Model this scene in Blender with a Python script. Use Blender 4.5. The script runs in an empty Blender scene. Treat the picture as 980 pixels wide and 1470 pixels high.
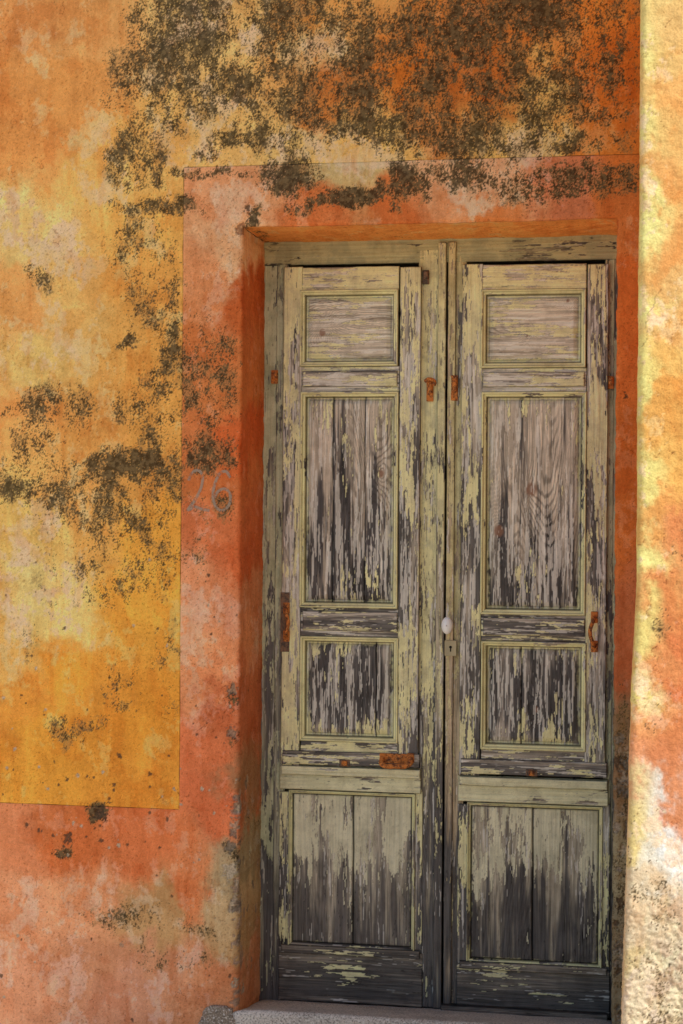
import bpy, math, random, bmesh, time
import numpy as np
from mathutils import Vector, Matrix, noise
T0=time.time()
random.seed(4)
scene=bpy.context.scene
# ---------------------------------------------------------------- camera / survey
F_PX=2450.0; TH=math.atan(0.175); PH=0.007
CAM=Vector((0,-6.0,1.92))
Fw=Vector((-math.sin(TH),math.cos(TH),0)); Rt=Vector((math.cos(TH),math.sin(TH),0)); Up=Vector((0,0,1))
def sv(u,v,y=0.0):
    a=(float(u)-490)/F_PX; b=(735-float(v))/F_PX
    a0=a*math.cos(PH)-b*math.sin(PH); b0=a*math.sin(PH)+b*math.cos(PH)
    d=Fw+a0*Rt+b0*Up
    t=(y-CAM.y)/d.y
    return CAM.x+d.x*t, CAM.z+d.z*t
cd=bpy.data.cameras.new("camera"); cam=bpy.data.objects.new("camera",cd); scene.collection.objects.link(cam)
Rc=Rt*math.cos(PH)+Up*math.sin(PH); Uc=-Rt*math.sin(PH)+Up*math.cos(PH)
m=Matrix((Rc,Uc,-Fw)).transposed().to_4x4(); m.translation=CAM; cam.matrix_world=m
cd.sensor_fit='VERTICAL'; cd.sensor_height=24; cd.lens=24*F_PX/1470; cd.clip_end=3000; cd.clip_start=.05
scene.camera=cam
# ---------------------------------------------------------------- light
EL=math.radians(58); AZ=math.radians(38)
ts=Vector((math.cos(EL)*math.cos(AZ),-math.cos(EL)*math.sin(AZ),math.sin(EL)))
w=bpy.data.worlds.new("World"); scene.world=w; w.use_nodes=True
nt=w.node_tree; bg=nt.nodes["Background"]; sk=nt.nodes.new("ShaderNodeTexSky"); sk.sky_type='NISHITA'; sk.sun_disc=False
sk.sun_elevation=EL; sk.sun_rotation=math.atan2(ts.x,ts.y)
nt.links.new(sk.outputs[0],bg.inputs[0]); bg.inputs[1].default_value=0.15
ld=bpy.data.lights.new("sun",'SUN'); ld.energy=5; ld.angle=math.radians(.5); ld.color=(1,.95,.87)
lo=bpy.data.objects.new("sun",ld); scene.collection.objects.link(lo); lo.rotation_euler=(-ts).to_track_quat('-Z','Y').to_euler(); lo.location=(3,-5,8)
scene.view_settings.view_transform='Standard'; scene.view_settings.look='None'; scene.view_settings.exposure=0
def s2l(c):
    c=c/255.0
    return c/12.92 if c<=.04045 else ((c+.055)/1.055)**2.4
def alb(rgb,L=(.78,.72,.68)):
    return tuple(min(.92,s2l(c)/l) for c,l in zip(rgb,L))
# ---------------------------------------------------------------- numpy noise
rng=np.random.RandomState(11)
PERM=rng.permutation(4096).astype(np.int32); ANG=rng.rand(4096)*2*np.pi
GX=np.cos(ANG).astype(np.float32); GY=np.sin(ANG).astype(np.float32)
def perlin(x,y):
    x=np.asarray(x,np.float32); y=np.asarray(y,np.float32)
    xi=np.floor(x); yi=np.floor(y); xf=x-xi; yf=y-yi; xi=xi.astype(np.int32)&4095; yi=yi.astype(np.int32)&4095
    x1=(xi+1)&4095; y1=(yi+1)&4095
    u=xf*xf*xf*(xf*(xf*6-15)+10); v=yf*yf*yf*(yf*(yf*6-15)+10)
    px0=PERM[xi]; px1=PERM[x1]
    def g(p,q,dx,dy):
        h=PERM[(p+q)&4095]; return GX[h]*dx+GY[h]*dy
    a=g(px0,yi,xf,yf); b=g(px1,yi,xf-1,yf); c=g(px0,y1,xf,yf-1); d=g(px1,y1,xf-1,yf-1)
    ab=a+u*(b-a); cd_=c+u*(d-c); return ab+v*(cd_-ab)
_s=float(np.std(perlin(rng.rand(40000)*900,rng.rand(40000)*900)))
def fb(x,y,o=4,r=.5,s=0.):
    acc=0; a=1.; q=0
    for k in range(o):
        acc=acc+a*perlin(x*(2.03**k)+s*13.7+k*5.3,y*(2.03**k)+s*7.9+k*9.1); q+=a*a; a*=r
    return acc/(_s*math.sqrt(q))
def ss(t): t=np.clip(t,0,1); return t*t*(3-2*t)
def mask(f,p,soft=.3):
    p=np.clip(p,.0005,.9995); thr=.6*np.log((1-p)/p); return ss((f-thr)/soft+.5)
# ---------------------------------------------------------------- node helpers
class N:
    def __init__(s,name):
        s.mat=bpy.data.materials.new(name); s.mat.use_nodes=True; s.t=s.mat.node_tree
        s.b=s.t.nodes["Principled BSDF"]; s.b.inputs["Roughness"].default_value=.9
        s.b.inputs["Specular IOR Level"].default_value=.15
    def put(s,inp,val):
        if isinstance(val,bpy.types.NodeSocket): s.t.links.new(val,inp)
        elif isinstance(val,(tuple,list)) and inp.type=='RGBA' and len(val)==3: inp.default_value=(*val,1)
        else: inp.default_value=val
    def new(s,t): return s.t.nodes.new(t)
    def pos(s): return s.new("ShaderNodeNewGeometry").outputs["Position"]
    def M(s,op,a,b=None):
        n=s.new("ShaderNodeMath"); n.operation=op
        s.put(n.inputs[0],a)
        if b is not None: s.put(n.inputs[1],b)
        return n.outputs[0]
    def MR(s,v,a,b,c=0.,d=1.,sm=True):
        n=s.new("ShaderNodeMapRange"); n.interpolation_type='SMOOTHSTEP' if sm else 'LINEAR'
        for i,x in enumerate((v,a,b,c,d)): s.put(n.inputs[i],x)
        return n.outputs[0]
    def NZ(s,vec,sc,de=2,ro=.5):
        n=s.new("ShaderNodeTexNoise"); s.put(n.inputs["Vector"],vec); n.inputs["Scale"].default_value=sc
        n.inputs["Detail"].default_value=de; n.inputs["Roughness"].default_value=ro
        return n.outputs[0]
    def X(s,f,a,b,bl='MIX'):
        n=s.new("ShaderNodeMix"); n.data_type='RGBA'; n.blend_type=bl; s.put(n.inputs[0],f); s.put(n.inputs[6],a); s.put(n.inputs[7],b); return n.outputs[2]
    def comb(s,a,b,c):
        n=s.new("ShaderNodeCombineXYZ"); s.put(n.inputs[0],a); s.put(n.inputs[1],b); s.put(n.inputs[2],c); return n.outputs[0]
    def at(s,name,out="Fac"):
        n=s.new("ShaderNodeAttribute"); n.attribute_name=name; return n.outputs[out]
    def bump(s,h,dist,st=1.):
        n=s.new("ShaderNodeBump"); n.inputs["Distance"].default_value=dist; n.inputs["Strength"].default_value=st
        s.put(n.inputs["Height"],h); s.t.links.new(n.outputs[0],s.b.inputs["Normal"])
    def col(s,c): s.put(s.b.inputs["Base Color"],c)
def attr_mat(name,scale,amt,rough,bd):
    k=N(name); p=k.pos(); n=k.NZ(p,scale,2,.6); f=k.MR(n,.3,.7,1-amt,1+amt,False)
    k.col(k.X(1.,k.at("surface","Color"),k.comb(f,f,f),'MULTIPLY')); k.b.inputs["Roughness"].default_value=rough
    k.bump(n,bd,.7); return k.mat
PLASTER=attr_mat("weathered_plaster",230,.11,.92,.0016)
WOOD=attr_mat("weathered_wood",420,.07,.82,.0006)
def pmat(name,c,r=.9):
    k=N(name); p=k.pos(); n=k.NZ(p,9,3,.6); f=k.MR(n,.3,.7,.8,1.2,False); k.col(k.X(1.,c,k.comb(f,f,f),'MULTIPLY')); k.b.inputs["Roughness"].default_value=r; k.bump(n,.004,.5); return k.mat
DARK=pmat("dark_interior",(.02,.018,.015))
# ---------------------------------------------------------------- mesh helpers
def link(o,parent=None):
    scene.collection.objects.link(o)
    if parent: o.parent=parent
    return o
def mesh_obj(name,verts,faces,mat=None,smooth=False,parent=None):
    me=bpy.data.meshes.new(name); me.from_pydata(verts,[],faces); me.update()
    o=bpy.data.objects.new(name,me)
    if mat: me.materials.append(mat)
    if smooth: me.polygons.foreach_set("use_smooth",[True]*len(me.polygons))
    return link(o,parent)
def quads(name,V,Q,mat,parent=None,col=None,smooth=True):
    me=bpy.data.meshes.new(name); me.vertices.add(len(V)); me.vertices.foreach_set("co",np.ascontiguousarray(V,np.float32).ravel())
    Q=np.ascontiguousarray(Q,np.int32); me.loops.add(Q.size); me.loops.foreach_set("vertex_index",Q.ravel())
    me.polygons.add(len(Q)); me.polygons.foreach_set("loop_start",np.arange(len(Q),dtype=np.int32)*4)
    me.polygons.foreach_set("use_smooth",np.full(len(Q),smooth)); me.update(calc_edges=True); me.validate()
    if col is not None:
        a=me.color_attributes.new("surface","FLOAT_COLOR","POINT"); a.data.foreach_set("color",np.hstack([np.clip(col,0.004,.93),np.ones((len(col),1))]).astype(np.float32).ravel())
    me.materials.append(mat); o=bpy.data.objects.new(name,me); return link(o,parent)
def empty(name):
    return link(bpy.data.objects.new(name,None))
def rawbox(name,x0,x1,y0,y1,z0,z1,mat,bev=0,parent=None,seg=2):
    v=[(x,y,z) for x in (x0,x1) for y in (y0,y1) for z in (z0,z1)]
    f=[(0,1,3,2),(4,6,7,5),(0,4,5,1),(2,3,7,6),(0,2,6,4),(1,5,7,3)]
    o=mesh_obj(name,v,f,mat,False,parent)
    if bev>0:
        b=o.modifiers.new("b",'BEVEL'); b.width=bev; b.segments=seg; b.limit_method='NONE'
    return o
# ---------------------------------------------------------------- colour surveys (world metres on the wall plane)
WY=-.34
A=[(40,40,212,136,74),(110,60,222,152,86),(30,200,214,136,70),(90,150,218,142,74),(150,250,224,160,84),(60,340,234,180,108),(110,430,230,166,92),(20,430,222,150,82),
(40,500,232,178,102),(150,480,226,157,80),(40,590,222,148,78),(30,780,230,174,94),(100,690,216,150,78),(200,620,208,140,66),(50,850,234,188,116),(70,890,230,180,104),(130,640,214,144,72),
(200,880,224,150,58),(100,970,222,142,52),(200,1050,220,140,50),(50,1090,224,146,54),(230,780,222,148,58),(230,1130,218,138,52),(30,1000,216,136,54),(140,760,216,150,74),(150,1000,218,140,54),(20,930,222,160,82),
(300,40,222,170,100),(320,190,224,166,94),(450,30,202,126,56),(580,110,204,110,40),(700,60,198,108,44),(860,50,216,118,46),(880,150,204,104,38),(830,200,206,114,46),(760,195,228,170,94),
(550,215,226,168,92),(640,170,190,110,50),(470,65,214,156,90),(480,140,196,116,54),(240,240,224,164,88),(420,210,228,174,102),(240,320,222,156,76),(220,420,220,150,72),(235,520,212,142,66),(880,100,210,108,40)]
B=[(300,270,222,144,102),(315,350,230,166,126),(290,400,214,130,86),(280,470,202,110,62),(300,560,198,110,62),(300,650,200,110,64),(290,760,206,108,68),(300,850,218,134,96),(290,950,226,140,98),
(280,1080,216,112,72),(300,1150,208,104,66),(352,400,196,94,48),(352,600,200,90,46),(352,800,206,98,56),(350,1000,196,102,66),(345,1130,168,112,80),(350,1240,162,130,100),(340,1330,194,146,106),
(480,265,200,160,112),(530,255,210,170,118),(600,240,230,164,126),(690,275,228,164,128),(800,285,202,112,78),(440,315,206,106,58),(700,312,212,118,66),(870,300,206,106,54),(560,310,206,106,56),
(900,240,212,108,50),(900,400,206,94,42),(900,700,206,102,48),(895,900,190,100,64),(892,1080,146,108,82),(890,1250,152,128,102),(890,1400,134,110,88),
(30,1200,214,124,84),(200,1205,212,110,66),(100,1280,222,142,102),(260,1270,214,120,76),(50,1330,224,144,106),(220,1325,192,138,94),(120,1400,202,128,94),(250,1400,206,132,98),(310,1400,214,134,96),  # darker lower-left points hold a cast shadow's tone in the albedo
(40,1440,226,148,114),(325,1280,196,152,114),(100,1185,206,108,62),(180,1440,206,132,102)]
MOULD=[(255,55,55,70,.80),(222,130,55,55,.64),(378,60,34,70,.68),(332,125,52,30,.74),(520,90,110,80,.58),(650,140,110,70,.56),(770,90,100,90,.64),(690,25,140,45,.84),(830,60,50,50,.48),(480,20,50,35,.55),
(450,150,70,50,.56),(560,190,100,26,.80),(640,200,60,18,.68),(800,205,40,12,.75),(188,190,22,52,.56),(350,188,36,10,.7),(218,240,16,24,.75),(290,243,36,6,.6),(300,210,16,10,.6),
(408,255,36,22,.95),(500,296,76,10,.93),(590,272,26,20,.85),(670,254,50,20,.84),(800,262,85,20,.52),(355,310,7,13,.9),
(215,300,50,11,.70),(205,365,28,48,.28),(200,430,20,50,.20),(237,500,18,80,.42),(175,490,13,7,.8),(300,500,30,46,.38),(305,580,28,34,.44),(305,640,32,20,.54),(325,716,14,18,.30),
(80,590,42,32,.54),(50,640,20,42,.52),(15,600,12,9,.65),(100,700,75,30,.48),(30,712,38,9,.72),(195,668,58,15,.84),(170,720,85,44,.38),(180,800,78,46,.30),(230,600,28,66,.38),(160,850,38,10,.42),
(170,1000,26,28,.18),(100,1055,34,16,.14),(57,397,14,12,.45),(190,590,34,26,.26),(145,1168,12,9,.9),(95,1202,11,6,.9),(215,1322,80,13,.2),
(240,1380,50,18,.08),(333,1215,8,10,.7),(335,990,6,14,.7),(333,1050,7,12,.5),(355,1200,14,60,.2),(890,1200,14,150,.35),(60,900,24,60,.04),(240,960,16,50,.08)]
PALE=[(60,350,80,45,.8),(60,500,70,60,.8),(110,430,60,50,.6),(30,850,50,60,.9),(60,900,70,30,.8),(60,780,50,40,.6),(240,190,60,45,.8),(320,30,50,30,.9),(430,205,70,30,1),(465,60,40,40,.9),(260,150,50,40,.6),
(315,340,26,80,1),(300,275,40,20,.8),(510,250,110,22,1),(620,235,80,12,1),(690,280,30,16,1),(750,190,100,22,1),(550,215,120,16,1),(320,40,60,40,.9),(160,230,50,60,.6),(300,900,30,110,.6),(300,860,25,40,.7),(100,1290,110,50,.6),
(50,1420,60,40,.5),(250,1380,90,60,.45),(20,330,30,40,.6),(900,700,14,60,.3),(120,560,60,50,.4),(90,1010,50,40,.1),(40,60,40,60,.3)]
def conv(lst,y): return [sv(q[0],q[1],y)+tuple(q[2:]) for q in lst]
def shepard(px,pz,pts,L,p=5.):
    acc=np.zeros((len(px),3)); ws=np.zeros(len(px))
    for q in pts:
        wt=((px-q[0])**2+(pz-q[1])**2+.0016)**(-p/2); ws+=wt
        acc+=wt[:,None]*np.array(alb(q[2:5],L))[None,:]
    return acc/ws[:,None]
def blobs(px,pz,pts,sc):
    r=np.zeros(len(px))
    for q in pts:
        d=((px-q[0])/(q[2]*sc))**2+((pz-q[1])/(q[3]*sc))**2
        r=np.maximum(r,q[4]*np.exp(-.5*d*d*.6))
    return r
def plaster_tex(X,Z,tint,mo,pa,sd=0.,k=1.):
    """returns albedo and relief (metres, + is outwards)"""
    f=1+k*(.045*fb(X*2.2,Z*2.2,6,.5,1+sd)+.040*fb(X*13,Z*12,6,.6,2+sd)+.032*fb(X*90,Z*80,3,.7,3+sd)+.026*fb(X*22,Z*1.8,5,.55,4+sd))
    f=np.clip(f,.6,1.35); c=tint*np.stack([f,f**1.35,f**1.7],-1)
    pf=.80*fb(X*5.2,Z*4.6,7,.62,5+sd)+.6*fb(X*22,Z*16,6,.7,6+sd)
    lt=np.minimum(c*np.array([1.08,1.30,1.75])+np.array([.04,.045,.04]),np.array([.84,.60,.38]))
    pm=mask(pf,.06+.45*pa,.55); c=c+(lt-c)*(pm*.62)[:,None]
    pm2=mask(.6*pf+.8*fb(X*9,Z*6,7,.68,21+sd),.05+.32*pa,.12); c=c+(lt*1.06-c)*(pm2*.5)[:,None]
    dk=mask(fb(X*6,Z*4.5,7,.66,7+sd),.22,.4); c=c*(1-dk[:,None]*np.array([.08,.20,.28])*.75*k)
    rn=mask(.8*fb(X*30,Z*2.4,5,.6,8+sd)+.6*fb(X*4,Z*4,4,.5,9+sd),.10,.5); c=c*(1-rn[:,None]*np.array([.06,.16,.24])*.7*k)
    # fine pitting
    pit=mask(fb(X*110,Z*110,2,.7,24+sd),.03+.05*ss(.5+.5*fb(X*3,Z*3,3,.5,25+sd)),.25); c=c*(1-pit[:,None]*np.array([.28,.36,.42])*k)
    fine=fb(X*150,Z*118,3,.85,12+sd)
    mf=.44*fb(X*8,Z*6.5,6,.62,10+sd)+.60*fb(X*30,Z*20,6,.85,11+sd)+.66*fine
    cov=np.where(mo>.02,np.clip(mo,0,.95),0)
    hal=mask(.8*fb(X*8,Z*6.5,6,.7,10+sd)+.5*mf,np.clip(mo*1.25,0,.97),.9)
    c=c+(np.array([.34,.20,.075])-c)*(hal*.45)[:,None]
    mm=mask(mf,cov,.42)
    mt=ss(.48+.5*fb(X*44,Z*44,4,.85,13+sd))
    mc=np.array([.032,.024,.011])[None]*(1-mt[:,None])+np.array([.15,.105,.048])[None]*mt[:,None]
    c=c+(mc-c)*(mm*.89)[:,None]
    def crack(s,wd,seed,o=5):
        q=fb(X*s,Z*s*.9,o,.6,seed+sd); return ss(1-np.abs(q)/wd)
    ck=np.maximum(crack(1.7,.014,14)*mask(fb(X*1.6,Z*1.6,3,.5,15+sd),.45,.4),crack(3.1,.020,27)*mask(fb(X*2.2,Z*2.2,3,.5,28+sd),.28,.4))
    ck2=np.maximum(crack(9,.05,16,4),crack(11,.05,17,4))*ss((mo-.10)*3)*mask(fb(X*5,Z*5,3,.5,18+sd),.6,.5)
    c=c*(1-(ck*.65)[:,None]*np.array([.7,.85,.9]))*(1-(ck2*.65)[:,None]*np.array([.7,.85,.9]))
    h=.0008*fb(X*7,Z*7,4,.5,2+sd)+.0005*fb(X*40,Z*36,4,.6,19+sd)-.0009*pm2-.0013*ck-.0006*ck2+.0005*mm*fine*.5-.0005*pit
    return c,h
def chips(X,Z,c,h,pts):
    for (x,z,r,col,dp) in pts:
        s=np.where((np.abs(X-x)<r*3)&(np.abs(Z-z)<r*3))[0]
        if len(s)==0: continue
        dx=X[s]-x; dz=Z[s]-z; rr=r*(1+.35*fb(X[s]*60+x*50,Z[s]*60,3,.6,3))
        t=ss((1-np.sqrt(dx*dx+dz*dz*.8)/rr)*4)
        c[s]=c[s]+(np.array(col)*(1+.2*fb(X[s]*150,Z[s]*150,2))[:,None]-c[s])*(t*.85)[:,None]; h[s]-=dp*t
    return c,h
# ---------------------------------------------------------------- wall
XL,XR,ZT=-1.337,-.083,2.886
XB=sv(260,700,WY)[0]; ZB=3.097; ZP=sv(128,1157,WY)[1]
def axis(a,b,st,specials,pre,post):
    v=np.arange(a,b,st); 
    for s in specials: v=v[np.abs(v-s)>st*.4]
    return np.array(sorted(set(pre+list(v)+list(specials)+post)))
xs=axis(-2.36,.14,.0030,[XL,XL-.003,XR,XR+.003,XB-.002,XB,XB+.002],[-12,-9,-6.5,-5,-4,-3.4,-3,-2.75,-2.5],[.25,.6,1.2,2.5,3.6])
zs=axis(0.10,3.80,.0030,[ZT,ZT+.003,ZB-.002,ZB,ZB+.002,ZP-.002,ZP,ZP+.002],[-.3,0.],[3.9,4.2,4.7,5.5,7.])
nx,nz=len(xs),len(zs)
def und(x,z): return fb(x*1.1,z*1.1,1,.5,30)*.0028+fb(x*4.5,z*4.5,2,.5,31)*.0009
def wallpos(x,z):
    x=np.asarray(x,float); z=np.asarray(z,float)
    y=WY+und(x,z)
    dx=np.maximum(np.maximum(x-XR,XL-x),0); dz=np.maximum(z-ZT,0); d=np.hypot(dx,dz)
    r=.011+.004*fb(x*5,z*5,3,.5,32)+np.where(z<1.2,.008,0); r=np.clip(r,.005,.04)
    y=y+np.where(d<r,r-np.sqrt(np.maximum(0,r*r-(r-d)**2)),0)
    fade=np.clip(1-d/.03,0,1)
    j=np.abs(fb(x*3,z*6,5,.6,33))*.0028*fade
    below=z<ZT+1e-9
    x=x+np.where(below&(x<=XL),-j,0)+np.where(below&(x>=XR),j,0)
    z=z+np.where((z>=ZT-1e-9)&(x>XL-.03)&(x<XR+.03),j*.8,0)
    return x,y,z
GXX,GZZ=np.meshgrid(xs,zs,indexing='ij')
ins=(GXX>XL+1e-9)&(GXX<XR-1e-9)&(GZZ<ZT-1e-9)
idx=-np.ones((nx,nz),np.int64); idx[~ins]=np.arange((~ins).sum())
X0=GXX[~ins]; Z0=GZZ[~ins]; x_,y_,z_=wallpos(X0,Z0)
Q=np.stack([idx[:-1,:-1],idx[1:,:-1],idx[1:,1:],idx[:-1,1:]],-1).reshape(-1,4)
cx=((GXX[:-1,:-1]+GXX[1:,1:])/2).ravel(); cz=((GZZ[:-1,:-1]+GZZ[1:,1:])/2).ravel()
Q=Q[(Q.min(1)>=0)&~((cx>XL)&(cx<XR)&(cz<ZT))]
VX,VY,VZ=[x_],[y_],[z_]; QQ=[Q]; n=len(x_); nflat=n
iL=int(np.argmin(abs(xs-XL))); iR=int(np.argmin(abs(xs-XR))); jT=int(np.argmin(abs(zs-ZT)))
UX=[X0]; UZ=[Z0]
def strip(keys,kind,flip):
    global n
    m_=len(keys); kx=x_[keys]; ky=y_[keys]; kz=z_[keys]; ts_=np.linspace(0,1,90)[1:]; prev=keys
    for t in ts_:
        yy=ky+(.08-ky)*t; e=np.abs(fb(yy*8+kx*5,kz*6+kx*3,4,.55,40+kind))*.0022*math.sin(math.pi*min(1,t*1.3))
        xx=kx+(e*-1 if kind==0 else e if kind==1 else 0); zz=kz+(e if kind==2 else 0)
        cur=np.arange(n,n+m_); n+=m_; VX.append(xx);VY.append(yy);VZ.append(zz)
        dep=(yy-ky)
        UX.append(kx+(dep if kind==0 else -dep if kind==1 else 0)); UZ.append(kz-(dep if kind==2 else 0))
        q=np.stack([prev[:-1],prev[1:],cur[1:],cur[:-1]],-1); QQ.append(q[:,::-1] if flip else q); prev=cur
strip(idx[iL,:jT+1],0,True); strip(idx[iR,:jT+1],1,False); strip(idx[iL:iR+1,jT],2,False)
VX=np.concatenate(VX);VY=np.concatenate(VY);VZ=np.concatenate(VZ);QQ=np.concatenate(QQ);UX=np.concatenate(UX);UZ=np.concatenate(UZ)
LA=(.79,.70,.67); LB=(.84,.71,.77)
wx=fb(UX*2.4,UZ*2.2,7,.68,50)*.036; wz=fb(UX*2.4,UZ*2.2,7,.68,51)*.040
rev=np.arange(len(VX))>=nflat
PX=np.where(rev,VX,UX); PZ=np.where(rev,VZ,UZ)
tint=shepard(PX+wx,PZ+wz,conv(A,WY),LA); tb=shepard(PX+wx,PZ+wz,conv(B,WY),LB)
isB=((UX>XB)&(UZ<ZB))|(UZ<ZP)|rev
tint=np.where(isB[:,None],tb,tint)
S=5.75/F_PX
mo=blobs(PX+wx*.5,PZ+wz*.5,conv(MOULD,WY),S); pa=blobs(PX+wx*.8,PZ+wz*.8,conv(PALE,WY),S)
mo[rev]*=.2; pa[rev]*=.3
sof=rev&(VZ>ZT-.001)&(VX>XL+.001)&(VX<XR-.001)
tint[sof]=np.array(alb((238,140,76),LB))  # soffit colour brightened to carry the light bounced up from below
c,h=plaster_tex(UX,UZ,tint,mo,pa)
ln=((np.abs(UX-XB)<1e-6)&(UZ<ZB)&(UZ>ZP))|((np.abs(UZ-ZB)<1e-6)&(UX>XB))|((np.abs(UZ-ZP)<1e-6)&(UX<XB)); ln&=~rev
c[ln]*=(.42+.3*np.clip(fb(UX[ln]*6,UZ[ln]*6,4,.6,52),-1,1))[:,None]; h[ln]-=.0018
ch=[]
GREY=(.22,.17,.12); DK=(.10,.06,.035); PLC=(.50,.40,.28)
for (u,v,r,col,dp) in [(145,1168,11,DK,.005),(97,1203,8,DK,.004),(333,990,9,(.35,.22,.14),.006),(333,1052,9,(.32,.2,.13),.006),(330,1215,9,GREY,.006),(334,1195,7,GREY,.005),(333,1300,7,PLC,.004),(170,1085,4,DK,.003),(215,1112,4,DK,.003),
    (330,1250,12,PLC,.004),(345,1160,14,(.42,.27,.18),.005),(345,1300,16,(.42,.33,.24),.005),(352,1380,14,(.42,.28,.2),.004),(898,568,4,DK,.004),(903,1100,12,GREY,.008),(888,1060,8,GREY,.006),(60,640,3,DK,.002),(175,1355,4,(.4,.25,.15),.002),(345,330,9,(.3,.13,.06),.004),(355,300,6,DK,.004)]:
    x,z=sv(u,v,WY); ch.append((x,z,r*S*.9,col,dp))
rr=random.Random(5)
for _ in range(130):
    u=rr.uniform(0,345); v=rr.choice([rr.uniform(940,1470),rr.uniform(1100,1260),rr.uniform(800,1150)]); x,z=sv(u,v,WY); ch.append((x,z,rr.uniform(.8,2.6)**1.1*S,DK if rr.random()<.6 else PLC,.002))
for _ in range(26):
    v=rr.uniform(1080,1460); x,z=sv(rr.uniform(884,905),v,WY); ch.append((x,z,rr.uniform(3,10)*S,rr.choice([GREY,PLC,(.38,.3,.22),DK]),.006))
for _ in range(40):
    v=rr.uniform(1120,1440); x,z=sv(rr.uniform(336,352),v,WY); x+=rr.choice([0,0,rr.uniform(0,.3)]); ch.append((x,z,rr.uniform(3,9)*S,rr.choice([GREY,PLC,(.38,.26,.18),(.5,.33,.22)]),.004))
c,h=chips(UX,UZ,c,h,ch)
h=np.where(rev,0,h)
nr=(np.abs(UX-sv(301,705,WY)[0])<.11)&(np.abs(UZ-sv(301,705,WY)[1])<.10); h[nr]*=.3
house=empty("plastered_house")
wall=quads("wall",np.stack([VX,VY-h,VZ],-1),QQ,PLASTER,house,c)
print("wall",len(VX),time.time()-T0)
k=N("plain_plaster"); k.col((.62,.33,.12)); PL2=k.mat
rawbox("side_wall",-12,-11.8,-.3,6,-.2,7,PL2,0,house)
rawbox("back_wall",-12,3.6,6,6.2,-.2,7,PL2,0,house)
rawbox("roof",-12.3,3.6,-.55,6.4,7.0,7.2,pmat("roof_tile",(.35,.16,.09)),.02,house)
rawbox("interior",-1.6,.1,.12,.16,0,3.1,DARK,0,house)

# ---------------------------------------------------------------- pillar (sunlit corner of the next building)
PY=-2.12  # unseen depth and height of the pillar are sized to shade the wall
prof=[(921,-400),(920,0),(918,300),(915,600),(914,850),(906,1000),(901,1200),(896,1350),(892,1470),(888,1650)]
pp=sorted([(sv(u,v,PY)[1],sv(u,v,PY)[0]) for u,v in prof]); pzs=[a for a,_ in pp]; pxs=[b for _,b in pp]
zl=np.array(list(np.arange(.3,3.35,.0028))+[3.5,4,5,6.5,9.5]); zl=np.concatenate([[-.1,.1,.2],zl])
xl=np.interp(zl,pzs,pxs)+.0008*fb(zl*7,zl*0,4,.5,60)
r=.016+.002*fb(zl*2,zl*0+3,3,.5,61)
ys_=np.concatenate([np.linspace(-.31,-1.6,60),np.linspace(-1.6,PY+.04,60)[1:]]); na=9
cols=[]
for y in ys_: cols.append((xl,np.full_like(zl,y)))
for a in np.linspace(0,math.pi/2,na)[1:]: cols.append((xl+r-r*math.cos(a),PY+r-r*math.sin(a)))
for d in list(np.arange(.0028,.20,.0028))+[.25,.45,.8,1.5,3.6]: cols.append((xl+r+d,np.full_like(zl,PY)))
PXX=np.stack([a for a,_ in cols]); PYY=np.stack([b for _,b in cols]); PZZ=np.tile(zl,(len(cols),1)); sh=PXX.shape
x_p,y_p,z_p=PXX.ravel(),PYY.ravel(),PZZ.ravel(); ux=x_p+(y_p-PY)*-1.0*np.where(y_p>PY+.03,1,0)
wx=fb(ux*7,z_p*5,6,.62,62)*.0035; wz=fb(ux*5,z_p*3.5,6,.66,63)*.035
C=[(928,y,248,232,140) for y in (60,180,300,430,560,680,800)]+[(915,1000,242,218,128),(912,1200,238,208,132),(905,1400,232,204,146)]
C+=[(934,y,246,228,140) for y in (60,180,300)]+[(931,430,244,224,136),(929,560,244,226,134),(929,700,244,224,132),(926,900,240,214,126)]
C+=[(962,40,240,192,118),(950,60,240,186,110),(958,100,238,174,98),(970,150,236,162,86),(950,180,238,172,96),(952,230,236,170,96),(970,250,234,158,82),(955,320,238,166,92),(972,350,234,158,84),(960,400,240,184,110),(950,450,242,196,122),(972,480,238,176,100),(950,550,240,178,94),(970,600,232,156,74),(952,620,236,168,84),(955,660,240,178,92),(972,700,240,172,86),(953,740,234,158,82),
(970,780,226,136,78),(953,850,228,142,80),(970,900,224,126,72),(955,960,230,146,86),(972,980,224,126,74),
(945,1050,234,156,96),(970,1090,228,142,86),(950,1140,228,144,92),(958,1200,246,240,226),(945,1225,240,228,202),(940,1265,235,205,160),(968,1280,216,178,138),(940,1350,230,204,162),(968,1400,214,182,146),(930,1450,232,204,170),(955,1440,224,194,160)]
CM=[(955,1000,12,24,.08),(940,1050,10,18,.10),(965,790,12,18,.08),(950,1262,22,22,.12),(940,1380,36,50,.07),(970,1330,22,40,.14),(965,1450,26,30,.13),(955,900,14,12,.08),(905,1250,8,60,.10)]
CP=[(960,450,40,60,.3),(958,1200,24,24,1.),(930,1300,40,50,.7),(960,1380,40,60,.6),(950,1450,40,30,.7),(965,1000,20,40,.2)]
S2=3.9/F_PX; LP=(1.22,1.14,1.04)
tp=shepard(ux+wx,z_p+wz,conv(C,PY),LP,6)
cp,hp=plaster_tex(ux*1.3,z_p*1.3,tp,blobs(ux+wx,z_p+wz*.6,conv(CM,PY),S2),blobs(ux+wx,z_p+wz*.6,conv(CP,PY),S2)*.9,70.,.6)
g=fb(ux*80,z_p*80,3,.7,66); low=ss((1.25-z_p)/.35)
gm=mask(g,.13*low+.0006,.35); cp=cp+(np.array([.42,.31,.20])-cp)*(gm*.6)[:,None]
hp=hp*.8+low*g*.0009
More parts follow.
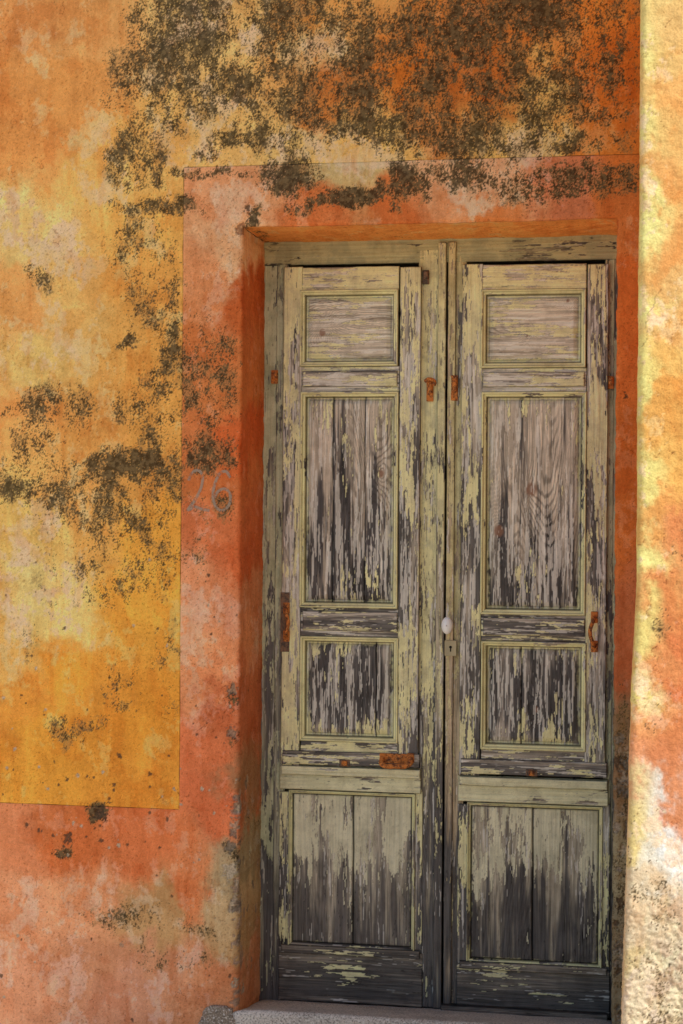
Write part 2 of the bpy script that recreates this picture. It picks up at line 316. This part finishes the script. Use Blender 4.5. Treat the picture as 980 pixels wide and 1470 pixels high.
crk=ss(1-np.abs(ux-sv(926,480,PY)[0]-.35*(z_p-sv(926,480,PY)[1])-.004*fb(z_p*20,ux*3,4,.6,67))/.0022)*((z_p>sv(0,520,PY)[1])&(z_p<sv(0,430,PY)[1])); cp=cp*(1-.5*crk[:,None])
I=np.arange(x_p.size).reshape(sh); Qp=np.stack([I[:-1,:-1],I[1:,:-1],I[1:,1:],I[:-1,1:]],-1).reshape(-1,4)
frontish=np.clip((PY+.04-y_p)/.04,0,1)
quads("plastered_pillar",np.stack([x_p-hp*(1-frontish),y_p-hp*frontish,z_p],-1),Qp,PLASTER,None,cp)
print("pillar",time.time()-T0)

# ---------------------------------------------------------------- ground + step
def stone(name,c,sc=1.):
    k=N(name); p=k.pos(); n=k.NZ(p,5*sc,4,.6); g=k.NZ(p,170*sc,2,.6)
    f=k.MR(n,.3,.7,.75,1.2,False); c1=k.X(1.,c,k.comb(f,f,f),'MULTIPLY')
    c1=k.X(k.MR(g,.54,.62,0,.6),c1,(.10,.09,.08)); c1=k.X(k.MR(g,.46,.36,0,.6),c1,(.85,.8,.72))
    k.col(c1); k.bump(k.M('ADD',n,k.M('MULTIPLY',g,.5)),.004,.7); return k.mat
GR=stone("granite",(.60,.52,.43))
k=N("paving"); p=k.pos(); n_=k.NZ(p,1.2,4,.6); k.col(k.X(n_,(.52,.46,.36),(.62,.54,.43))); 
mesh_obj("ground",[(-600,-600,0),(600,-600,0),(600,600,0),(-600,600,0)],[(0,1,2,3)],k.mat)
def slab(name,x0,x1,y0,y1,zt0,zt1,mat,nx=120,ny=24,rnd=.02,amp=.003,zb=-.02):
    vs=[];fs=[];g={}
    prof=[(y0,zb),(y0,zt0-rnd)]+[(y0+rnd-rnd*math.cos(a),zt0-rnd+rnd*math.sin(a)) for a in np.linspace(0,math.pi/2,6)[1:]]
    prof+=[(y,zt0+(zt1-zt0)*(y-y0)/(y1-y0)) for y in np.linspace(y0+rnd,y1,ny)[1:]]
    for i,x in enumerate(np.linspace(x0,x1,nx)):
        e=min(i,nx-1-i)
        for j,(y,z) in enumerate(prof):
            x,y,z=float(x),float(y),float(z)
            zz=z if z<=zb+1e-6 else z-(rnd*.9)*math.exp(-e*.6)
            nn=noise.noise(Vector((x*9,y*9,z*9)))*amp+noise.noise(Vector((x*2.5,y*3,2)))*amp*1.6
            g[(i,j)]=len(vs); vs.append((x,y+(nn if j<7 else 0)+(rnd*.5*math.exp(-e*.6) if j<5 else 0),zz+nn))
    m_=len(prof)
    for i in range(nx-1):
        for j in range(m_-1): fs.append((g[(i,j)],g[(i+1,j)],g[(i+1,j+1)],g[(i,j+1)]))
    fs.append([g[(0,j)] for j in range(m_)][::-1]); fs.append([g[(nx-1,j)] for j in range(m_)])
    return mesh_obj(name,vs,fs,mat,True)
slab("granite_doorstep",sv(330,1455,-.37)[0],-.07,-.37,.02,.232,.162,GR)
def rock(name,cx,cy,cz,rx,ry,rz,mat):
    bm=bmesh.new(); bmesh.ops.create_icosphere(bm,subdivisions=5,radius=1)
    for v in bm.verts:
        c=v.co; q=Vector([math.copysign(abs(t)**.5,t) for t in c]); n=noise.noise(c*1.7+Vector((cx*9,0,0)))*.18+noise.noise(c*6)*.04
        v.co=Vector((cx+q.x*rx*(1+n)*.8,cy+q.y*ry*(1+n)*.8,cz+q.z*rz*(1+n)*.8))
    me=bpy.data.meshes.new(name); bm.to_mesh(me); bm.free(); o=bpy.data.objects.new(name,me); me.materials.append(mat)
    me.polygons.foreach_set("use_smooth",[True]*len(me.polygons)); return link(o)
rx,rz=sv(312,1446,-.36); rock("corner_stone",rx,-.33,rz-.12,.085,.06,.14,stone("brown_stone",(.30,.23,.16)))

# ---------------------------------------------------------------- wood
PAL=dict(light=(.74,.635,.49),dark=(.145,.130,.116),yel=(.93,.85,.45),yel2=(.80,.72,.41),white=(.88,.82,.71))
def pal(**k): d=dict(PAL); d.update(k); return d
zr=lambda v,u=503: sv(u,v,0)[1]
_seed=[0]
def W(stops,p=PAL,ax='V',knots=(),rings=120,grime=.12,rl=.26,dn=1.):
    """stops: (image-survey row v, paint, dark, primer flakes)"""
    zz=[(zr(s[0]),s[1],s[2],s[3]) for s in stops]; zz.sort(); zz=np.array(zz)
    def tex(X,Z,seed,ax_=None):
        a_=ax_ or ax
        if a_=='V': ac,al=X,Z
        else: ac,al=Z,X
        s=seed*1.37
        st=fb(ac*45,al*2.4,4,.6,s+.1)
        zw=Z+st*.028+.025*fb(X*7,Z*7,3,.5,s)
        P_=np.interp(zw,zz[:,0],zz[:,1]); D_=np.interp(zw,zz[:,0],zz[:,2]); W_=np.interp(zw,zz[:,0],zz[:,3])
        fld=.5*fb(ac*4.5,al*.5,1,.35,s+.2)+.012*fb(ac*16,al*3,3,.5,s+.25)
        kb=0
        for kx,kz,ks in knots:
            d=np.sqrt(((X-kx)/ks)**2+((Z-kz)*.45/ks)**2); fld=fld+.50*np.exp(-d*1.0); kb=kb+np.exp(-d*.7)
        rg=np.sin(fld*rings+.5*fb(ac*60,al*4,3,.6,s+.26)); ln=ss((rg+.1)/1.1)
        # growth rings show only here and there
        ln=ln*np.clip(ss(.35+.45*fb(ac*9,al*1.1,4,.55,s+.27))+kb*.9,.12,1)
        fine=fb(ac*190,al*5,2,.7,s+.3); mid=fb(ac*75,al*1.8,4,.65,s+.4)
        dm=ss((D_+dn*(.18*fb(ac*26,al*1.5,5,.62,s+.5)+.12*mid)-.20)/.56)
        L=np.array(p['light']);Dk=np.array(p['dark'])
        wc=L*(1-dm[...,None])+Dk*dm[...,None]
        wc=wc*(1-.12*ss(.5+.5*fb(X*6,Z*5,4,.6,s+.6)))[...,None]
        f=(1-rl*ln)*(1+.12*fine+.13*mid); wc=wc*np.clip(f,.35,1.4)[...,None]
        # drying checks
        ckk=ss(1-np.abs(fb(ac*34,al*.9,3,.5,s+.65))/.055)*mask(fb(ac*10,al*2,3,.5,s+.66),.40,.3)*(.35+.65*dm); wc=wc*(1-.68*ckk[...,None])
        for kx,kz,ks in knots:
            dd=np.hypot(X-kx,(Z-kz)*.8)/ks; t=ss((.36-dd)/.18)*.8; wc=wc+(np.array([.30,.15,.09])-wc)*t[...,None]
        # primer flakes
        wf=.5*fb(ac*30,al*2.2,5,.6,s+.7)+.8*fb(ac*95,al*5,4,.7,s+.8)-.3*(ln-.2)
        wm=mask(wf,W_*.62,.3)*(W_>.01)
        wh=np.array(p['white'])*(1+.06*fine)[...,None]*(1-.10*dm)[...,None]; wc=wc+(wh-wc)*(wm*.76)[...,None]
        # paint
        pf=.80*fb(ac*14,al*3,5,.6,s+.9)+.6*fb(ac*80,al*9,4,.75,s+1.0)-.25*(ln-.2)
        pm=mask(pf,P_,.22)*(P_>.01)
        # thin dark line where the paint film has lifted
        lip=mask(pf,np.clip(P_+.07,0,.99),.22)*(P_>.01)*(1-pm); wc=wc*(1-.32*lip[...,None])
        yt=ss(.42+.4*fb(X*12,Z*10,5,.65,s+1.1)); yc=np.array(p['yel'])*(1-yt[...,None])+np.array(p['yel2'])*yt[...,None]
        yc=yc*(1+.05*mid+.04*fine)[...,None]
        cr=ss(1-np.abs(fb(ac*60,al*14,3,.6,s+1.2))/.10)*.3; yc=yc*(1-cr[...,None]*np.array([.7,.75,.8]))
        wc=wc+(yc-wc)*(pm*.95)[...,None]
        gm=ss(.35*fb(X*9,Z*7,6,.7,s+1.3)+.1)*grime*2; wc=wc*(1-np.clip(gm,0,.6)[...,None]*np.array([.75,.8,.85]))
        h=.0010*pm+.0004*wm-.0006*ln*(1-pm*.6)+.0003*fine+.0004*mid-.0012*ckk
        return wc,h
    return tex
G=pal(light=(.50,.46,.32),yel=(.64,.62,.38),yel2=(.50,.50,.30),white=(.66,.61,.49))
T_frame=W([(350,.75,.45,.1),(900,.55,.5,.2),(1150,.4,.6,.15),(1300,.2,.75,.1),(1440,.1,.8,.05)],G)
T_head=W([(345,.93,.5,.1),(380,.9,.5,.1)],pal(light=(.46,.41,.26),yel=(.56,.52,.28),yel2=(.44,.42,.24)),'H')
T_meetL=W([(350,.82,.45,.2),(560,.70,.45,.3),(900,.48,.48,.35),(1100,.22,.58,.18),(1250,.04,.78,.08),(1440,.02,.85,.05)],pal(light=(.56,.48,.33),yel=(.86,.78,.41),yel2=(.66,.60,.34)))
T_meetR=W([(350,.82,.4,.15),(560,.65,.4,.2),(850,.45,.35,.2),(950,.2,.25,.12),(1120,.08,.34,.06),(1250,.03,.78,.08),(1440,.02,.88,.03)],pal(light=(.64,.49,.31),yel=(.72,.62,.32),yel2=(.56,.46,.23)))
ST=[(385,.70,.38,.5),(560,.52,.48,.6),(750,.46,.56,.6),(950,.46,.58,.5),(1100,.56,.54,.4),(1200,.5,.5,.25),(1300,.22,.75,.15),(1380,.08,.84,.08)]
T_stile=W(ST); 
T_stileG=W([(385,.62,.42,.45),(560,.34,.58,.6),(750,.18,.70,.6),(950,.2,.72,.5),(1100,.28,.68,.35),(1200,.4,.58,.25),(1300,.2,.76,.12),(1380,.08,.84,.08)])
T_rail1=W([(380,.72,.28,.55),(420,.72,.28,.55)],PAL,'H',dn=.8); T_rail2=W([(525,.28,.3,.6),(565,.28,.35,.6)],PAL,'H',dn=.8)
T_rail3=W([(870,.22,.58,.35),(920,.16,.66,.3)],pal(light=(.58,.50,.40)),'H'); T_rail4=W([(1062,.3,.6,.35),(1112,.16,.74,.25)],pal(light=(.54,.46,.36)),'H')
T_mould=W([(380,.92,.3,.4),(560,.92,.3,.4),(800,.80,.5,.4),(868,.98,.3,.3),(925,.85,.4,.4),(1062,.96,.3,.3),(1130,.88,.35,.4),(1250,.68,.5,.3),(1330,.35,.65,.2),(1372,.72,.5,.2)],pal(yel=(.93,.88,.46),yel2=(.86,.79,.42)),rl=.12)
T_kick=W([(1100,.92,.3,.4),(1160,.88,.4,.4)],pal(yel=(.86,.80,.50),yel2=(.74,.69,.42)),'H',rl=.15)
SM=pal(light=(.84,.73,.57),dark=(.48,.40,.30),white=(.91,.85,.73))
kn=lambda u,v,s:(sv(u,v)[0],sv(u,v)[1],s)
T_smallL=W([(430,.12,.22,.45),(515,.2,.34,.4)],SM,'H',knots=(kn(463,478,.04),),rl=.46,dn=.8); T_smallR=W([(430,.2,.18,.4),(515,.16,.24,.4)],SM,'H',knots=(kn(815,432,.02),kn(757,482,.012)),rl=.46,dn=.8)
T_tallL=W([(575,.18,.22,.25),(640,.03,.28,.28),(690,.02,.48,.5),(750,.02,.76,.62),(860,.05,.92,.45)],pal(light=(.72,.60,.46),dark=(.115,.103,.097)),knots=(kn(547,680,.04),),rl=.44,dn=1.25)
T_tallR=W([(575,.15,.1,.25),(640,.02,.14,.25),(720,.02,.26,.38),(780,.03,.62,.62),(870,.08,.86,.5)],pal(light=(.78,.66,.51),dark=(.12,.108,.10)),knots=(kn(763,703,.07),kn(716,762,.06)),rl=.50,rings=100,dn=1.1)
T_low=W([(925,.25,.5,.5),(950,.03,.72,.6),(1020,.03,.82,.6),(1045,.1,.7,.45),(1065,.5,.5,.3)],pal(light=(.58,.50,.41),dark=(.12,.108,.10)),knots=(kn(770,1018,.03),),rl=.32)
BP=pal(light=(.62,.53,.39),dark=(.18,.156,.134),yel=(.86,.79,.54),yel2=(.74,.68,.46))
T_baseL=W([(1145,.70,.25,.3),(1225,.60,.3,.25),(1260,.15,.46,.12),(1295,.03,.64,.05),(1365,.05,.76,.05)],BP,rl=.24,dn=.9)
T_baseR=W([(1160,.70,.25,.3),(1225,.60,.3,.25),(1255,.12,.54,.12),(1290,.02,.78,.04),(1385,.05,.88,.04)],pal(light=(.60,.51,.37),dark=(.135,.12,.108),yel=(.86,.79,.54),yel2=(.74,.68,.46)),rl=.24,dn=.9)
T_bot=W([(1360,.10,.6,.10),(1450,.02,.82,.04)],pal(light=(.48,.40,.30),dark=(.14,.122,.104)),'H',dn=.8)

door=empty("wooden_double_door")
def hf(name,x0,x1,z0,z1,yb,yfun,tex,specials=(0,.0008,.0025),step=.0022):
    def ax_(a,b):
        v=np.arange(a+step,b-step*.5,step); sp=[a+d for d in specials if a+d<b-d]+[b-d for d in specials if a+d<b-d]
        for s in sp: v=v[np.abs(v-s)>step*.35]
        return np.array(sorted(list(v)+sp))
    gx,gz=ax_(x0,x1),ax_(z0,z1); X,Z=np.meshgrid(gx,gz,indexing='ij')
    dX=np.minimum(X-x0,x1-X); dZ=np.minimum(Z-z0,z1-Z); D=np.minimum(dX,dZ)
    _seed[0]+=1; c,h=tex(X,Z,D,dX<dZ,_seed[0]); Y=yfun(D,X,Z)-h
    I=np.arange(X.size).reshape(X.shape); Q=np.stack([I[:-1,:-1],I[1:,:-1],I[1:,1:],I[:-1,1:]],-1).reshape(-1,4)
    per=np.concatenate([I[:-1,0],I[-1,:-1],I[1:,-1][::-1],I[0,1:][::-1]]); V=np.stack([X.ravel(),Y.ravel(),Z.ravel()],-1)
    Vs=V[per].copy(); Vs[:,1]=yb; Vt=V[per].copy(); n0=len(V); m_=len(per); a=np.arange(m_); b=(a+1)%m_
    Qs=np.stack([n0+m_+a,n0+m_+b,n0+b,n0+a],-1)[:,::-1]
    V=np.concatenate([V,Vt,Vs]); C=c.reshape(-1,3); C=np.concatenate([C,C[per]*.8,C[per]*.5])
    return quads(name,V,np.concatenate([Q,Qs]),WOOD,door,C)
def board(name,u0,u1,v0,v1,y0,y1,T,bev=.003,uc=None,worn=.0015,ax=None):
    uc=uc or (u0+u1)/2; vc=(v0+v1)/2
    if v1-v0>400: vc=735
    x0=sv(u0,vc,y0)[0]; x1=sv(u1,vc,y0)[0]; zt=sv(uc,v0,y0)[1]; zb=sv(uc,v1,y0)[1]
    def yf(D,X,Z):
        r=np.clip(bev+worn*fb(X*14,Z*14,3,.6,9),.001,.02); return y0+np.where(D<r,r-np.sqrt(np.maximum(0,r*r-(r-D)**2)),0)
    def tx(X,Z,D,v,s):
        c,h=T(X,Z,s,ax); e=ss(1-D/.0036)*.62; return c*(1-e[...,None]),h
    return hf(name,x0,x1,zb,zt,y1,yf,tx)
def panel(name,u0,u1,v0,v1,yface,T,splits=(),mw=.019,inset=.020,margin=.020,raise_=.010,TM=None,gap=.0026):
    uc=(u0+u1)/2; vc=(v0+v1)/2; TM=TM or T_mould
    x0,x1=sv(u0,vc)[0]-.002,sv(u1,vc)[0]+.002; z1,z0=sv(uc,v0)[1]+.002,sv(uc,v1)[1]-.002
    yb=yface+inset; e=mw+margin*.5
    pd=[0,.001,mw*.2,mw*.4,mw*.5,mw*.62,mw*.8,mw*.96,mw,e,e+.004,e+.016]
    py=[yface+.004,yface-.004,yface-.0085,yface-.008,yface-.002,yface+.001,yface+.002,yface+.005,yb,yb+.001,yb-.003,yb-raise_]
    sx=[sv(s,vc)[0] for s in splits]
    def sp(X,Z,q,D): return ss((1-np.abs(X-q-.0008*fb(Z*4,Z*0,3,.5,3))/gap)*1.5)*(D>mw+.001)
    def yf(D,X,Z):
        y=np.interp(D,pd,py)
        for q in sx: y=y+.007*sp(X,Z,q,D)
        return y
    def tx(X,Z,D,v,s):
        c,h=T(X,Z,s)
        for i,q in enumerate(sx):   # each board has its own grain
            c3,h3=T(X,Z,s+90+i*7); r_=X>q; c=np.where(r_[...,None],c3*(.93 if i%2==0 else 1.05),c); h=np.where(r_,h3,h)
        cv,hv=TM(X,Z,s+40,'V'); c2,h2=TM(X,Z,s+40,'H'); cm=np.where(v[...,None],cv,c2); hm=np.where(v,hv,h2)
        edge=ss((e+.004-D)/.010+.3*fb(X*40,Z*40,3,.6,s)); fl=(D<mw+.0006)
        c=c+(cm-c)*(edge*.6)[...,None]; c=np.where(fl[...,None],cm,c); h=np.where(fl,hm,h)
        for q in sx: c=c*(1-.85*sp(X,Z,q,D)[...,None])
        crease_shade=ss(1-np.abs(D-mw-.001)/.0040)*.80+ss(1-np.abs(D-mw*.5)/.0018)*.35+ss(1-D/.0036)*.72+ss(1-np.abs(D-e)/.0028)*.4; c=c*(1-np.clip(crease_shade,0,.85)[...,None])  # shadow lines along the moulding creases, painted into the colour
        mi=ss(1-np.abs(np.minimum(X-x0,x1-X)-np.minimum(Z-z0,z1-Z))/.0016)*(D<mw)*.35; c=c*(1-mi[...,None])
        return c,h
    return hf(name,x0,x1,z0,z1,yb+.01,yf,tx,specials=[0,.001,mw*.2,mw*.5,mw*.62,mw*.96,mw,mw+.001,e])
board("jamb",376,399,345,1440,.012,.08,T_frame)
board("jamb",877,890,340,1462,.010,.08,T_frame)
board("head",377,890,340,377,.004,.08,T_head,.003,630)
board("leaf_stile",395,412,372,1438,.006,.05,T_frame); board("leaf_stile",866,880,368,1462,.007,.05,T_frame)
board("meeting_stile",598,632,358,1446,.003,.05,T_meetL,.004); board("meeting_stile",642,668,354,1452,.005,.05,T_meetR,.004)
board("astragal",626,638,348,1448,-.008,.03,T_meetL,.004); board("astragal",640.5,652,347,1450,-.005,.03,T_meetR,.004)
rawbox("leaf_backing",sv(395,735)[0],sv(880,735)[0],.045,.06,.15,2.86,DARK,0,door)
YS=-.018
def leaf(ul,uil,uir,ur,vt,R,kick,base,bot,s1,s2,tl,tsm,tb,spl,uc):
    board("shutter_stile",ul,uil,vt,R[3][1],YS,.03,s1); board("shutter_stile",uir,ur,vt,R[3][1],YS,.03,s2)
    for i,((a,b),T) in enumerate(zip(R,(T_rail1,T_rail2,T_rail3,T_rail4))):
        board("shutter_rail",uil-1,uir+1,a,b,YS+.0022,.03,T)
        if i in(1,2): board("rail_bead",uil+2,uir-2,a+6,b-8,YS-.007,.0,T,.005)
    board("shutter_bottom_bead",ul,ur,R[3][0]+16,R[3][1]+1,YS-.006,.0,T_rail4,.004)
    panel("small_panel",uil,uir,R[0][1],R[1][0],YS+.0022,tsm)
    panel("tall_panel",uil,uir,R[1][1],R[2][0],YS+.0022,tl,spl[0])
    panel("low_panel",uil,uir,R[2][1],R[3][0],YS+.0022,T_low,spl[1])
    board("kick_rail",ul-4,ur+2,kick[0],kick[1],-.008,.03,T_kick,.004); board("kick_bead",ul-2,ur+1,kick[0]+2,kick[0]+15,-.022,.0,T_kick,.006)
    board("base_stile",ul-5,ul+11,kick[1],bot[0],.001,.04,s1); board("base_stile",ur-9,ur+4,kick[1],bot[0],.0015,.04,s1)
    board("bottom_rail",ul-6,ur+4,bot[0],bot[1],-.003,.04,T_bot,.004); board("bottom_bead",ul-2,ur,bot[0]-3,bot[0]+8,-.012,.0,T_bot,.004)
    panel("base_panel",ul+9,ur-7,base[0],base[1],.002,tb,spl[2],margin=.006,mw=.014,inset=.012,raise_=.004,gap=.0045)
leaf(405,432,572,602,383,[(383,417),(526,563),(872,914),(1064,1099)],(1100,1136),(1137,1362),(1364,1441),T_stile,T_stileG,T_tallL,T_smallL,T_baseL,((478,524),(540,),(506,)),503)
leaf(661,691,841,871,379,[(379,416),(528,563),(882,921),(1076,1113)],(1116,1154),(1155,1386),(1388,1456),T_stileG,T_stile,T_tallR,T_smallR,T_baseR,((),(748,),(764,)),765)
board("weather_board",632,872,1450,1476,-.03,.03,T_bot,.006)
print("door",time.time()-T0)

# ---------------------------------------------------------------- hardware
k=N("rusty_iron"); p=k.pos(); n_=k.NZ(p,60,4,.7); m_=k.NZ(p,200,2,.6)
c_=k.X(k.MR(n_,.38,.58),(.13,.05,.03),(.66,.22,.05)); k.col(k.X(k.MR(m_,.52,.65,0,.7),c_,(.80,.34,.10)))
k.b.inputs["Metallic"].default_value=.1; k.b.inputs["Roughness"].default_value=.8; k.bump(m_,.0015,.9); RUST=k.mat
k=N("old_iron"); p=k.pos(); n_=k.NZ(p,70,4,.7); k.col(k.X(k.MR(n_,.4,.6),(.10,.075,.06),(.26,.15,.09))); k.bump(n_,.0015,.9); IRON=k.mat
def tube(name,pts,r,mat):
    cu=bpy.data.curves.new(name,'CURVE'); cu.dimensions='3D'; cu.bevel_depth=r; cu.bevel_resolution=3; cu.use_fill_caps=True
    s=cu.splines.new('BEZIER'); s.bezier_points.add(len(pts)-1)
    for b,p in zip(s.bezier_points,pts): b.co=p; b.handle_left_type=b.handle_right_type='AUTO'
    o=bpy.data.objects.new(name,cu); cu.materials.append(mat); return link(o,door)
def at(u,v,y): x,z=sv(u,v,y); return Vector((x,y,z))
def pull(u,v0,v1,y,side):
    a=at(u,v0,y);b=at(u,v1,y); c=(a+b)/2
    for q in (a,b): rawbox("pull_plate",q.x-.012,q.x+.012,y-.005,y+.004,q.z-.020,q.z+.020,RUST,.003,door)
    tube("pull_handle",[a+Vector((0,-.004,0)),a+Vector((side*.004,-.03,-.012)),c+Vector((side*.014,-.038,0)),b+Vector((side*.004,-.03,.012)),b+Vector((0,-.004,0))],.007,RUST)
pull(411,873,913,YS-.002,1); pull(853,886,928,YS-.002,-1)
rawbox("pull_backplate",sv(404,890)[0],sv(417,890)[0],YS-.004,YS,sv(410,935)[1],sv(410,850)[1],IRON,.002,door)
a=at(550,1088,YS-.008); b=at(589,1088,YS-.008)
for q in (a,b): rawbox("bail_plate",q.x-.013,q.x+.013,YS-.012,YS,q.z-.017,q.z+.016,RUST,.003,door)
rawbox("bail_backplate",a.x+.005,b.x-.005,YS-.010,YS,a.z-.018,a.z+.016,RUST,.003,door)
tube("bail_handle",[a+Vector((-.003,-.008,0)),a+Vector((0,-.03,-.018)),(a+b)/2+Vector((0,-.036,-.024)),b+Vector((0,-.03,-.018)),b+Vector((.003,-.008,0))],.009,RUST)
for u,v in ((495,1095),(763,1109)):
    q=at(u,v,YS); rawbox("latch_plate",q.x-.02,q.x+.02,YS-.009,YS+.002,q.z-.013,q.z+.013,IRON,.003,door); rawbox("latch_tongue",q.x-.010,q.x+.010,YS-.019,YS-.005,q.z-.009,q.z+.009,RUST,.004,door)
for u,v,h_ in ((617,560,.04),(652,557,.045),(394,541,.024),(876,549,.022),(611,398,.025)):
    q=at(u,v,-.002); M_=RUST if v>500 else IRON
    rawbox("hinge_leaf",q.x-.012,q.x+.012,-.007,.006,q.z-h_,q.z+h_,M_,.002,door)
    tube("hinge_knuckle",[q+Vector((.002,-.010,h_*.7)),q+Vector((.002,-.010,0)),q+Vector((.002,-.010,-h_*.3))],.009,M_)
q=at(617,549,-.012); tube("hook",[q+Vector((-.016,-.012,.004)),q+Vector((0,-.020,.010)),q+Vector((.018,-.012,.0)),q+Vector((.014,-.012,-.012))],.0065,RUST)
k=N("white_ceramic"); k.col((.93,.92,.88)); k.b.inputs["Roughness"].default_value=.25; k.b.inputs["Specular IOR Level"].default_value=.5; CER=k.mat
def lathe(name,c,prof,mat,sx=1,sz=1,seg=28):
    vs=[];fs=[]
    for y,r in prof:
        for i in range(seg):
            t=2*math.pi*i/seg; vs.append((c.x+r*sx*math.cos(t),c.y+float(y),c.z+r*sz*math.sin(t)))
    for j in range(len(prof)-1):
        for i in range(seg): a=j*seg+i;b=j*seg+(i+1)%seg; fs.append((a,b,b+seg,a+seg))
    fs.append(list(range(seg))); fs.append(list(range((len(prof)-1)*seg,len(prof)*seg))[::-1])
    return mesh_obj(name,vs,fs,mat,True,door)
q=at(641.5,898,-.045)
lathe("door_knob",q,[(-.018*math.cos(t),.021*math.sin(t)) for t in np.linspace(.05,math.pi-.05,16)],CER,.95,1.45)
lathe("knob_neck",q,[(.010,.008),(.03,.008),(.033,.014),(.040,.014)],RUST)
x0,z1=sv(638,919,-.008); x1,z0=sv(655,942,-.008)
rawbox("escutcheon",x0,x1,-.0115,-.002,z0,z1,pmat("tarnished_brass",(.46,.39,.24),.6),.002,door)
q=at(646.5,929,-.0122)
lathe("keyhole",q,[(0,.0048),(.004,.0048)],DARK); rawbox("keyhole_slot",q.x-.0022,q.x+.0022,q.y-.0002,q.y+.004,q.z-.016,q.z,DARK,0,door)
# ---------------------------------------------------------------- house number painted on the border
k=N("faded_number_paint"); p=k.pos(); k.col((.44,.33,.24)); n_=k.MR(k.NZ(p,60,4,.7),.36,.54,.12,.72)
k.t.links.new(n_,k.b.inputs["Alpha"]); NUM=k.mat
def ribbon(pts,wd):
    P_=[]
    for i in range(len(pts)-1):
        p0=pts[max(i-1,0)];p1=pts[i];p2=pts[i+1];p3=pts[min(i+2,len(pts)-1)]
        for t in [j/8 for j in range(8)]:
            P_.append(tuple(.5*((2*p1[a])+(-p0[a]+p2[a])*t+(2*p0[a]-5*p1[a]+4*p2[a]-p3[a])*t*t+(-p0[a]+3*p1[a]-3*p2[a]+p3[a])*t**3) for a in(0,1)))
    P_.append(pts[-1]); W_=[sv(u,v,WY) for u,v in P_]; vs=[];fs=[]
    for i,(x,z) in enumerate(W_):
        a=W_[max(i-1,0)];b=W_[min(i+1,len(W_)-1)]; dx,dz=b[0]-a[0],b[1]-a[1]; l=math.hypot(dx,dz) or 1
        for s in(-1,1):
            X2,Z2=x-dz/l*wd/2*s,z+dx/l*wd/2*s; vs.append((X2,float(wallpos([X2],[Z2])[1][0])-.0035,Z2))
    for i in range(len(W_)-1): fs.append((2*i,2*i+1,2*i+3,2*i+2))
    return vs,fs
v1,f1=ribbon([(271,690),(275,680),(284,675),(291,683),(289,700),(280,718),(270,732),(280,728),(290,731),(301,733)],.010)
v2,f2=ribbon([(331,686),(325,677),(316,680),(309,694),(306,712),(310,727),(319,733),(329,725),(331,711),(324,702),(314,705),(308,714)],.010)
mesh_obj("house_number",v1+v2,f1+[tuple(i+len(v1) for i in f) for f in f2],NUM)
print("OK",time.time()-T0)
